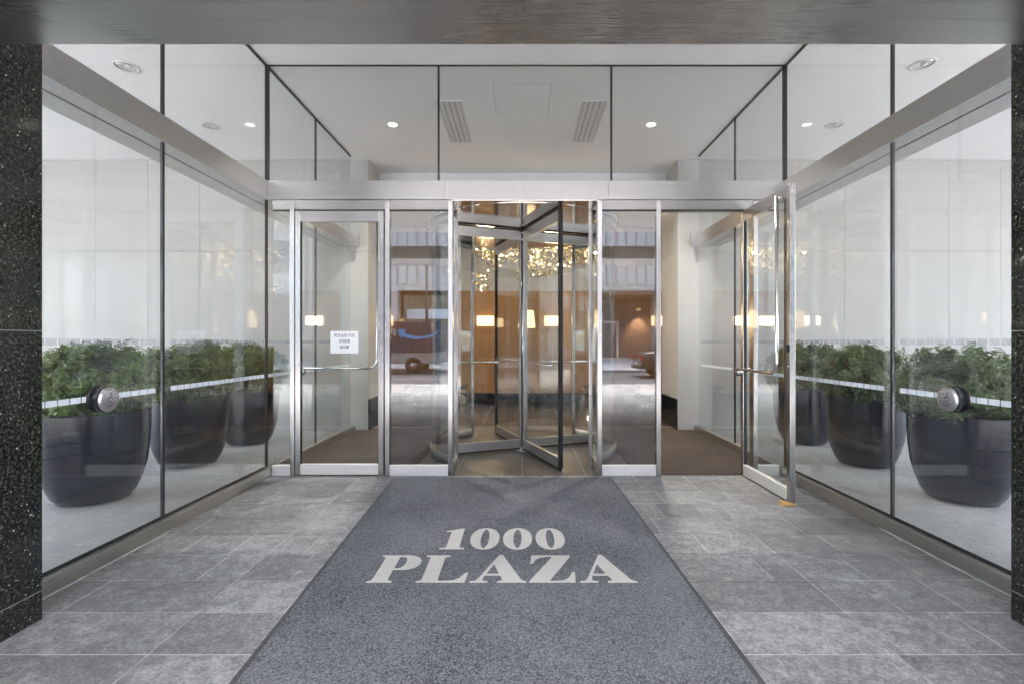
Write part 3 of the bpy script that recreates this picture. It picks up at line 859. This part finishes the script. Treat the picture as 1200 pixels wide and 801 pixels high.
for i, (x, y, s, side, k) in enumerate(spots):
    p = pl0 if i == 0 else copy_tree(pl0)
    p.location = (x, y, 0); p.scale = (s, s, s); p.rotation_euler = (0, 0, i * .9)
    p['label'] = f'round charcoal planter behind the {side} glass wall, {pos[k]}'
    src = sh0 if side == 'left' else sh1
    q = src if src not in used else copy_tree(src); used[src] = 1
    q.location = (x, y, 0); q.scale = (s * 1.04, s * 1.04, s * (1.0 + .01 * (i % 3))); q.rotation_euler = (0, 0, i * 1.7 + .4)
    q['label'] = f'leafy round shrub in the {side} planter {pos[k]}'

# ------------------------------------------------------------------ ceiling fittings
def downlight(lit):
    t = thing('downlight', 'x', 'downlight', (0, 0, 0), local=True)
    if lit:
        m = MB(); m.lathe([(.052, -.001), (.066, -.001), (.066, -.006), (.052, -.005)], 32, closed=True); m.build('trim', M['white'], t)
        m = MB(); m.lathe([(0, -.003), (.052, -.003), (.052, -.0015), (0, -.0015)], 32); m.build('lens', M['lit'], t)
    else:
        m = MB(); m.lathe([(.085, -.001), (.105, -.001), (.103, -.008), (.085, -.006)], 36, closed=True); m.build('trim', M['white'], t)
        m = MB(); m.lathe([(0, -.0015), (.03, -.002), (.05, -.006), (.084, -.004), (.084, -.001), (0, -.001)], 36); m.build('reflector', M['reflector'], t)
        m = MB(); m.lathe([(0, -.010), (.022, -.010), (.03, -.003), (0, -.0025)], 20, (.02, 0, 0)); m.build('bulb', M['white'], t)
    return t
d0 = downlight(True); d1 = downlight(False)
for i, (x, y, z, lab) in enumerate(((-1.54, 5.73, CZ, 'small lit downlight in the vestibule ceiling, left of the grilles'), (1.53, 5.73, CZ, 'small lit downlight in the vestibule ceiling, right of the grilles'))):
    d = d0 if i == 0 else copy_tree(d0); d.location = (x, y, z); tag(d, lab, None, 'lit vestibule downlights')
for i, (x, y, lab) in enumerate(((-3.71, 4.52, 'unlit canopy downlight on the left, nearer the street'), (-3.72, 5.77, 'unlit canopy downlight on the left, nearer the white wall'),
                                 (3.72, 4.48, 'unlit canopy downlight on the right, nearer the street'), (3.72, 5.75, 'unlit canopy downlight on the right, nearer the white wall'))):
    d = d1 if i == 0 else copy_tree(d1); d.location = (x, y, CZ); tag(d, lab, None, 'unlit canopy downlights')
def grille():
    t = thing('air_grille', 'x', 'grille', (0, 0, 0), 'ceiling air grilles', local=True)
    m = MB(); w, l = .14, .54
    m.box(-w, w, -l, -l + .02, -.008, -.001).box(-w, w, l - .02, l, -.008, -.001).box(-w, -w + .02, -l + .02, l - .02, -.008, -.001).box(w - .02, w, -l + .02, l - .02, -.008, -.001)
    m.build('frame', M['white'], t)
    MB().box(-w + .02, w - .02, -l + .02, l - .02, -.002, -.001).build('slot', M['shadow'], t)
    for k in range(4):
        x = -.09 + k * .06
        MB().box(x - .018, x + .018, -l + .021, l - .021, -.0075, -.0025).build('slat', M['white'], t)
    return t
g0 = grille()
for i, (x, lab) in enumerate(((-.79, 'white slotted air grille left of the ceiling hatch'), (.78, 'white slotted air grille right of the ceiling hatch'))):
    g = g0 if i == 0 else copy_tree(g0); g.location = (x, 5.70, CZ); g['label'] = lab
t = thing('access_hatch', 'square flush access hatch in the vestibule ceiling between two grilles', 'hatch', (0, 5.15, CZ))
MB().box(-.295, .295, 4.83, 5.49, CZ - .002, CZ - .001).build('frame', M['shadow'], t)
MB().box(-.289, .289, 4.836, 5.484, CZ - .005, CZ - .0022).build('panel', M['ceiling_in'], t)

# ------------------------------------------------------------------ lobby
t = thing('lobby_back_wall', 'wood panelled lobby wall with black skirting seen through the revolving door', 'wall', (0, 9.5, 0))
for x0 in [i * 1.2 - 5.4 for i in range(9)]:
    mb = MB()
    for z0, z1 in ((.253, .92), (.922, 1.45), (1.452, 1.89), (1.892, 2.25)): mb.box(x0 + .002, x0 + 1.198, 9.5, 9.53, z0, z1)
    mb.build('wood_panel', M['wood'], t)
MB().box(-6, 6, 9.532, 9.75, 0, 3.5).build('wall', M['plaster'], t)
MB().box(-5.4, 5.4, 9.49, 9.531, .001, .25).build('skirting', M['blackstone'], t)
for s in (-1, 1):
    tt = thing('lobby_side_wall', 'plaster side wall of the lobby on the ' + ('left' if s < 0 else 'right'), 'wall', (s * 5.8, 8.5, 0))
    MB().box(s * 5.6, s * 6, WY + .77, 9.53, 0, 3.5).build('wall', M['plaster'], tt)
    tt = thing('lobby_bench', 'low black stone bench against the wood wall, ' + ('left' if s < 0 else 'right') + ' of the revolving door', 'bench', (s * 1.4, 9.2, 0))
    MB().box(s * 1.1 + .05, s * 2.2, 8.95, 9.40, .38, .44, .01).build('seat', M['blackstone'], tt)
    MB().box(s * 1.2 + .05, s * 2.1, 9.0, 9.36, 0, .379, .01).build('base', M['blackstone'], tt)
def sconce():
    t = thing('wall_sconce', 'x', 'wall lamp', (0, 0, 0), 'lit sconces on the wood wall', local=True)
    MB().box(-.12, .12, -.02, 0, -.08, .08, .004).build('back_plate', M['gold'], t)
    MB().box(-.165, .165, -.105, -.021, -.095, .095, .006).build('shade', M['sconce'], t)
    return t
s0 = sconce()
for i, (x, lab) in enumerate(((-.72, 'glowing rectangular sconce seen left of the centre post'), (.60, 'glowing rectangular sconce seen right of the centre post'), (-2.7, 'glowing rectangular sconce far left on the wood wall'), (2.7, 'glowing rectangular sconce far right on the wood wall'))):
    s = s0 if i == 0 else copy_tree(s0); s.location = (x, 9.499, 1.66); s['label'] = lab
# chandelier of crystal petals
t = thing('chandelier', 'wide gold and crystal cluster chandelier glowing in the lobby', 'chandelier', (.25, 8.0, 3.5), local=True)
rr = random.Random(21)
m = MB(); m.lathe([(0, -.001), (.12, -.001), (.12, -.03), (0, -.03)], 32); m.build('ceiling_rose', M['gold'], t)
mbw = MB(); mc = MB()
def petal_mesh(nm, mat, sub, scl):
    mb = MB(); ret = bmesh.ops.create_icosphere(mb.bm, subdivisions=sub, radius=1)
    bmesh.ops.transform(mb.bm, matrix=Matrix.Diagonal((*scl, 1)), verts=ret['verts'])
    return mb.build(nm, mat, t)
protos = [petal_mesh('crystal_petal', M['crystal'], 1, (1, .85, .35)), petal_mesh('gold_petal', M['gold'], 1, (1, .8, .3)), petal_mesh('bulb', M['bulb'], 2, (1, 1, 1))]
first = [True] * 3
def put(k, p, r):
    o = protos[k] if first[k] else protos[k].copy()
    if not first[k]: col.objects.link(o)
    first[k] = False; o.parent = t; o.location = p; o.scale = (r, r, r)
    o.rotation_euler = (rr.uniform(0, 6), rr.uniform(0, 6), rr.uniform(0, 6))
for i in range(640):
    x = rr.uniform(-1.0, 1.0); y = rr.uniform(-.35, .35)
    zt = -.62 - .10 * abs(x); depth = .40 + .16 * math.sin(x * 5 + 1) + (.30 if x < -.78 or abs(x + .25) < .1 else 0)
    z = zt - rr.random() ** 1.2 * depth; p = Vector((x, y, z)); rad = rr.uniform(.024, .050)
    if i < 190: put(i % 2, p, rad)
    else:
        ret = bmesh.ops.create_icosphere(mc.bm, subdivisions=1, radius=rad)
        bmesh.ops.transform(mc.bm, matrix=Matrix.Translation(p) @ Matrix.Rotation(rr.uniform(0, PI), 4, Vector((rr.random(), rr.random(), rr.random() + .1)).normalized()) @ Matrix.Diagonal((1, .85, .35, 1)), verts=ret['verts'])
    if i % 14 == 0: mbw.tube([(x, y, z), (x * .9, y * .9, -.03)], .0015, 4)
    if i % 8 == 0: put(2, Vector((x + .03, y - .05, z - .02)), .016)
mbw.tube([(-.9, 0, -.62), (.9, 0, -.62)], .008, 6)
mbw.build('hanging_wire', M['gold'], t); tag(mc.build('petal_cluster', M['crystal2'], t), kind='stuff')
# tripod floor lamp
t = thing('tripod_lamp', 'floor lamp with gold shade on thin black tripod legs in the lobby', 'floor lamp', (.08, 8.5, 0), local=True)
for k in range(3):
    a = R(90 + 120 * k); MB().tube([(0, 0, .62), (.30 * math.cos(a), .30 * math.sin(a), .006)], [.011, .009], 8).build('leg', M['darkmetal'], t)
MB().tube([(0, 0, .60), (0, 0, 1.50)], .012, 10).build('pole', M['gold'], t)
m = MB(); m.lathe([(.10, 1.50), (.15, 1.50), (.12, 1.80), (.09, 1.80)], 32, closed=True); m.build('shade', M['warm'], t)
# downlights added to the lobby ceiling to light the lobby
dl = [(-2.2, 8.2), (0, 7.8), (2.2, 8.2)]
for i, (x, y) in enumerate(dl):
    d = copy_tree(d0); d.location = (x, y, 3.5)
    tag(d, ('left', 'centre', 'right')[i] + ' downlight added to light the lobby beyond the revolving door', None, 'added lobby downlights')

# ------------------------------------------------------------------ street, seen in the reflections
def arch_pts(w, h, n=10):
    return [(-w / 2, 0), (w / 2, 0)] + [(w / 2 * math.cos(R(180 * k / n)), h - w / 2 + w / 2 * math.sin(R(180 * k / n))) for k in range(n + 1)]
def building(name, label, x0, x1, y, h, mat, ground, up, bay, seed, arches=False, gh=4.8):
    t = thing(name, label, 'building', ((x0 + x1) / 2, y, 0), 'buildings across the street')
    o = t['_o']
    mb = MB(); mb.box(x0, x1, y - 12, y - .35, 0, h)
    n = int((x1 - x0) / bay); bw = (x1 - x0) / n
    for i in range(n + 1):     # piers
        x = x0 + i * bw; mb.box(max(x0, x - bw * .16), min(x1, x + bw * .16), y - .349, y, 0, h)
    floors = [gh + k * up for k in range(int((h - gh) / up))]
    for z in floors: mb.box(x0, x1, y - .349, y - .03, z, z + up * .36)
    mb.box(x0 - .1, x1 + .1, y - .6, y + .25, h - .01, h + .8)
    mb.box(x0, x1, y - .3, y + .08, gh - .25, gh + .0)
    mb.build('wall', mat, t)
    proto = None
    for z in floors:
        for i in range(n):
            cxw = x0 + (i + .5) * bw; w = bw * .66
            if proto is None:
                m = MB(); m.box(-w / 2, w / 2, -.345, -.25, 0, up * .635)
                proto = m.build('window', M['win'], None); ww = proto
            else:
                ww = proto.copy(); col.objects.link(ww)
            ww.parent = t; ww.location = (cxw - o[0], y - o[1], z + up * .362)
    for i in range(n):
        cxw = x0 + (i + .5) * bw; w = bw * .68 - .02
        MB().box(cxw - w / 2, cxw + w / 2, y - .345, y - .2, .5, gh - .3).build('shop_window', ground, t)
        if arches:
            mb = MB()
            for sx in (-1, 1):
                pts = [(cxw + sx * w / 2, gh - .26), (cxw, gh - .26)] + [(cxw + sx * w / 2 * math.sin(R(q)), gh - .26 - w * .35 + w * .35 * math.cos(R(q))) for q in range(0, 91, 15)]
                vf = [mb.bm.verts.new((p[0], y - .02, p[1])) for p in pts]; vb = [mb.bm.verts.new((p[0], y - .18, p[1])) for p in pts]
                mb.bm.faces.new(vf); mb.bm.faces.new(vb[::-1])
                for q in range(len(pts)): mb.bm.faces.new((vf[q], vf[(q + 1) % len(pts)], vb[(q + 1) % len(pts)], vb[q]))
            mb.build('arch_head', mat, t)
    return t
building('classical_building', 'tall limestone building with arched shop windows at the left across the street', -50, -15.2, -24.6, 27, M['stone2'], M['shop'], 3.5, 3.4, 1, True)
building('classical_building', 'tall limestone building with arched shop windows at the right across the street', 17.2, 50, -24.6, 27, M['stone2'], M['shop'], 3.5, 3.4, 2, True)
# modern stone block with a deep dark arcade
t = thing('modern_building', 'pinkish stone block with deep dark arcade across the street', 'building', (1, -25, 0), 'buildings across the street')
mb = MB(); mb.box(-15, 17, -40, -25.0, 4.9, 25)
for x in (-15, -9.8, -3.0, 9.4, 16.0): mb.box(x, x + 1.0, -26.2, -24.85, 0, 4.89)
for i in range(46): mb.box(-15 + i * .7, -15 + i * .7 + .52, -24.999, -24.88, 5.3, 22)
mb.box(-15, 17, -24.999, -24.8, 22.1, 23.2)
mb.build('wall', M['stone1'], t)
MB().box(-15, 17, -29.2, -29.0, 0, 4.89).build('recess_wall', M['darkwall'], t)
MB().box(-3, 17, -28.99, -24.7, 4.55, 4.86).build('soffit_beam', M['brownbeam'], t)
for (a, b) in ((-13.8, -10.0), (-8.6, -3.2)):
    w = MB().box(a, b, -26.0, -25.9, .3, 4.6).build('shop_window', M['shop'], t)
    m = MB()
    for x in (a - .15, (a + b) / 2 - .07, b): m.box(x, x + .15, -25.89, -25.75, .1, 4.75)
    m.box(a - .15, b + .15, -25.89, -25.74, 4.751, 4.88); m.build('frame', M['darkmetal'], w)
MB().box(-8.3, -3.4, -25.73, -25.66, 2.9, 3.6).build('sign_board', M['signwhite'], t)
d = MB().box(6.0, 7.6, -28.99, -28.9, 0, 2.9).build('doorway', M['signwhite'], t)
MB().box(6.2, 7.4, -28.89, -28.86, 0.02, 2.7).build('door_leaf', M['darkwall'], d)
MB().box(9.0, 9.3, -28.99, -28.7, 3.7, 3.9).build('wall_lamp', M['warm'], t)
MB().box(-6.9 - 1.9, -6.6 - 1.9, -25.65, -25.4, 2.6, 2.9).build('wall_lamp', M['warm'], t)

# delivery van
vx0, vx1, vy = -9.6, -3.55, -11.9
t = thing('delivery_van', 'navy blue delivery van parked across the street, reflected in the left pane', 'van', ((vx0 + vx1) / 2, vy - 1, -.13))
mb = MB(); mb.box(vx0 + 1.5, vx1, vy - 2.0, vy, .79, 2.14, .05)
mb.build('cargo_box', M['vanblue'], t)
mb = MB(); mb.box(vx0 + 1.5, vx1 - .05, vy - 1.95, vy - .05, .30, .788, .03); mb.build('skirt', M['vangrey'], t)
mb = MB(); prof = [(vx0, .35), (vx0 + 1.49, .35), (vx0 + 1.49, 2.0), (vx0 + .75, 1.95), (vx0 + .3, 1.25), (vx0, 1.1)]
a_ = [mb.bm.verts.new((p[0], vy - .06, p[1])) for p in prof]; b_ = [mb.bm.verts.new((p[0], vy - 1.94, p[1])) for p in prof]
mb.bm.faces.new(a_); mb.bm.faces.new(b_[::-1])
for q in range(6): mb.bm.faces.new((a_[q], a_[(q + 1) % 6], b_[(q + 1) % 6], b_[q]))
mb.build('cab', M['vanblue'], t)
MB().box(vx0 + .62, vx0 + 1.35, vy - .059, vy - .05, 1.25, 1.85).build('window', M['win'], t)
for x in (vx0 + 1.0, vx1 - 1.2):
    for yy, s in ((vy - .02, -1), (vy - 1.98, 1)):
        m = MB(); m.lathe([(.2, 0), (.33, 0), (.36, s * .03), (.36, s * .2), (.33, s * .23), (.2, s * .23)], 32, (x, yy, .23), 'Y', closed=True); w = m.build('wheel', M['rubber'], t)
        m = MB(); m.lathe([(0, s * .03), (.199, s * .03), (.199, s * .2), (0, s * .2)], 24, (x, yy, .23), 'Y'); m.build('rim', M['rim'], w)
# smile arrow and word, reading from the street side of the van (left to right runs towards -x)
def vxf(u, v, w): return (-u, vy + .004 + w, v)
def arcband(cx_, cy_, rx, ry, th0, th1, a0, a1, n=30):
    o = []; i_ = []
    for k in range(n + 1):
        f = k / n; a = R(a0 + (a1 - a0) * f); th = th0 + (th1 - th0) * f
        o.append((cx_ + (rx + th) * math.cos(a), cy_ + (ry + th) * math.sin(a))); i_.append((cx_ + (rx - th) * math.cos(a), cy_ + (ry - th) * math.sin(a)))
    return o + i_[::-1]
curve_mesh('smile_logo', [arcband(4.5, 1.98, .98, .55, .03, .085, 205, 322)], M['vanlogo'], t, vxf, .003)
curve_mesh('smile_logo', [[(5.02, 1.72), (5.12, 1.80), (5.40, 1.80), (5.34, 1.48), (5.24, 1.40), (5.25, 1.68)]], M['vanlogo'], t, vxf, .003)
text_mesh('lettering', 'prime', .42, M['vantext'], t, lambda u, v, w: vxf(u + 5.50, v + 1.62, w), .003, .004, 'LEFT')

# parked car (only its tail shows in the right hand pane)
def car(x0, y, label):
    t = thing('parked_car', label, 'car', (x0 + 2.3, y - .9, -.13), local=True)
    # side profile stations: x, belt height, roof height, half width
    m = MB(); bm = m.bm
    st = [(-2.30, .42, .78, .70), (-2.22, .36, .96, .82), (-1.70, .30, 1.02, .88), (-1.3, .28, 1.02, .90), (-.4, .24, 1.0, .91), (.8, .24, .98, .91), (1.35, .26, .94, .90), (1.95, .30, .84, .86), (2.24, .36, .70, .78), (2.30, .42, .62, .66)]
    rings = []
    for (x, zb, zt, hw) in st:
        pts = [(-hw * .92, zb), (-hw, zb + .12), (-hw, (zb + zt) / 2), (-hw * .97, zt - .06), (-hw * .88, zt), (0, zt + .02), (hw * .88, zt), (hw * .97, zt - .06), (hw, (zb + zt) / 2), (hw, zb + .12), (hw * .92, zb)]
        rings.append([bm.verts.new((x, p[0], p[1])) for p in pts])
    for a, b in zip(rings, rings[1:]):
        for k in range(11): 
            f = bm.faces.new((a[k], a[(k + 1) % 11], b[(k + 1) % 11], b[k])); f.smooth = True
    bm.faces.new(rings[0]); bm.faces.new(rings[-1][::-1])
    m.build('body', M['carpaint'], t)
    m = MB(); bm = m.bm; rings = []
    for (x, z, hw, zb) in ((-1.62, 1.03, .74, .98), (-.95, 1.38, .62, .98), (-.2, 1.46, .60, .97), (.35, 1.42, .60, .96), (1.15, .99, .74, .94)):
        pts = [(-.80, zb), (-hw, z - .03), (-hw * .85, z), (hw * .85, z), (hw, z - .03), (.80, zb)]
        rings.append([bm.verts.new((x, p[0], p[1])) for p in pts])
    for a, b in zip(rings, rings[1:]):
        for k in range(6):
            bm.faces.new((a[k], a[(k + 1) % 6], b[(k + 1) % 6], b[k]))
    bm.faces.new(rings[0]); bm.faces.new(rings[-1][::-1])
    m.build('window', M['win'], t)
    MB().box(-.75, .32, -.52, .52, 1.425, 1.475, .02).build('roof', M['carpaint'], t)
    for s in (-1, 1):
        MB().box(-2.325, -2.19, s * .44, s * .79, .68, .86, .02).build('taillight', M['carred'], t)
        MB().box(2.15, 2.30, s * .40, s * .74, .52, .64, .02).build('headlight', M['white'], t)
        for x in (-1.42, 1.42):
            m = MB(); y_ = s * .92
            m.lathe([(.19, 0), (.30, 0), (.32, -s * .03), (.32, -s * .18), (.19, -s * .2)], 32, (x, y_, .32), 'Y', closed=True); w = m.build('wheel', M['rubber'], t)
            m = MB(); m.lathe([(0, -s * .03), (.189, -s * .03), (.189, -s * .1), (0, -s * .1)], 20, (x, y_, .32), 'Y'); m.build('rim', M['rim'], w)
    MB().box(-2.335, -2.301, -.24, .24, .50, .62, .004).build('number_plate', M['signwhite'], t)
    MB().box(-2.35, -2.20, -.80, .80, .34, .46, .03).build('bumper', M['darkmetal'], t)
    return t
car(4.55, -9.2, 'bronze grey sedan reflected in the right pane, tail lamp red')
# street lamp
t = thing('street_lamp', 'dark street lamp post standing behind the delivery van', 'street lamp', (-4.55, -13.9, 0), local=True)
MB().tube([(0, 0, 0), (0, 0, .5), (0, 0, 5.1)], [.11, .08, .055], 14).build('post', M['pole'], t)
MB().tube([(0, 0, 5.05), (.5, 0, 5.35), (1.0, 0, 5.38)], .035, 10).build('arm', M['pole'], t)
m = MB(); m.lathe([(0, 5.40), (.14, 5.38), (.17, 5.30), (0, 5.29)], 24, (1.0, 0, 0)); m.build('lamp_head', M['pole'], t)

# ------------------------------------------------------------------ lights of the place, plus added lobby fill
def area(name, loc, size, power, color, rot=(0, 0, 0), spread=None):
    l = bpy.data.lights.new(name, 'AREA'); l.shape = 'DISK'; l.size = size; l.energy = power; l.color = color
    if spread: l.spread = spread
    o = bpy.data.objects.new(name, l); col.objects.link(o); o.location = loc; o.rotation_euler = rot
    return o
WARM = (1, .87, .70)
for x in (-1.54, 1.53): area('downlight_lamp', (x, 5.73, CZ - .012), .10, 2.4, (1, .95, .88), spread=R(125))
for x, y in dl: area('lobby_fill_lamp', (x, y, 3.485), .12, 1.2, WARM, spread=R(160))  # added fill for the lobby, one under each added downlight
for x in (-.72, .60): 
    q = area('sconce_lamp', (x, 9.385, 1.66), .2, .24, (1, .72, .42), rot=(R(-90), 0, 0)); q.data.shape = 'RECTANGLE'; q.data.size = .31; q.data.size_y = .17
l = bpy.data.lights.new('chandelier_lamp', 'POINT'); l.energy = .6; l.color = (1, .82, .6); l.shadow_soft_size = .02
o = bpy.data.objects.new('chandelier_lamp', l); col.objects.link(o); o.location = (.25, 8.0, 2.72)
l = bpy.data.lights.new('arcade_spot', 'SPOT'); l.energy = 260; l.color = (1, .55, .25); l.spot_size = R(75); l.spot_blend = .8; l.shadow_soft_size = .1
o = bpy.data.objects.new('arcade_spot', l); col.objects.link(o); o.location = (9.15, -28.2, 3.75); o.rotation_euler = (R(-18), 0, 0)

SUN_EL, SUN_ROT = 63, 176
w = bpy.data.worlds.new("World"); sc.world = w; w.use_nodes = True
nt = w.node_tree; nt.nodes.clear()
sky = nt.nodes.new('ShaderNodeTexSky'); sky.sky_type = 'NISHITA'; sky.sun_disc = False
sky.sun_elevation = R(SUN_EL); sky.sun_rotation = R(SUN_ROT); sky.air_density = 1.0; sky.dust_density = 2.5; sky.ozone_density = 1
bg = nt.nodes.new('ShaderNodeBackground'); bg.inputs[1].default_value = .15
wo = nt.nodes.new('ShaderNodeOutputWorld'); hs = nt.nodes.new('ShaderNodeHueSaturation'); hs.inputs['Saturation'].default_value = .78; L(nt, sky.outputs[0], hs.inputs['Color']); L(nt, hs.outputs[0], bg.inputs[0]); L(nt, bg.outputs[0], wo.inputs[0])
l = bpy.data.lights.new('sun', 'SUN'); l.energy = 1.15; l.angle = R(35); l.color = (1, .95, .88)
o = bpy.data.objects.new('sun', l); col.objects.link(o); o.location = (0, 0, 60)
az = R(SUN_ROT); d = Vector((math.sin(az) * math.cos(R(SUN_EL)), math.cos(az) * math.cos(R(SUN_EL)), math.sin(R(SUN_EL))))
o.rotation_euler = d.to_track_quat('Z', 'Y').to_euler()

# ------------------------------------------------------------------ camera
cam = bpy.data.cameras.new('camera'); cam.sensor_width = 36; cam.lens = 565 / 1200 * 36
cam.shift_x = -12 / 1200; cam.clip_end = 1000; cam.clip_start = .05
co = bpy.data.objects.new('camera', cam); col.objects.link(co); co.location = (0, 0, CAMZ); co.rotation_euler = (R(90), 0, 0)
sc.camera = co

for o in list(bpy.data.objects):
    if '_o' in o: del o['_o']

sc.view_settings.view_transform = 'Standard'; sc.view_settings.look = 'None'; sc.view_settings.gamma = 1
sc.view_settings.use_curve_mapping = False; sc.view_settings.exposure = 4.62
sc.render.engine = 'CYCLES'
c = sc.cycles; c.use_denoising = True; c.max_bounces = 10; c.diffuse_bounces = 6; c.glossy_bounces = 6
c.transmission_bounces = 6; c.transparent_max_bounces = 40; c.sample_clamp_indirect = 5; c.caustics_reflective = False; c.caustics_refractive = False
try: c.denoiser = 'OPENIMAGEDENOISE'; c.denoising_input_passes = 'RGB_ALBEDO_NORMAL'
except Exception: pass
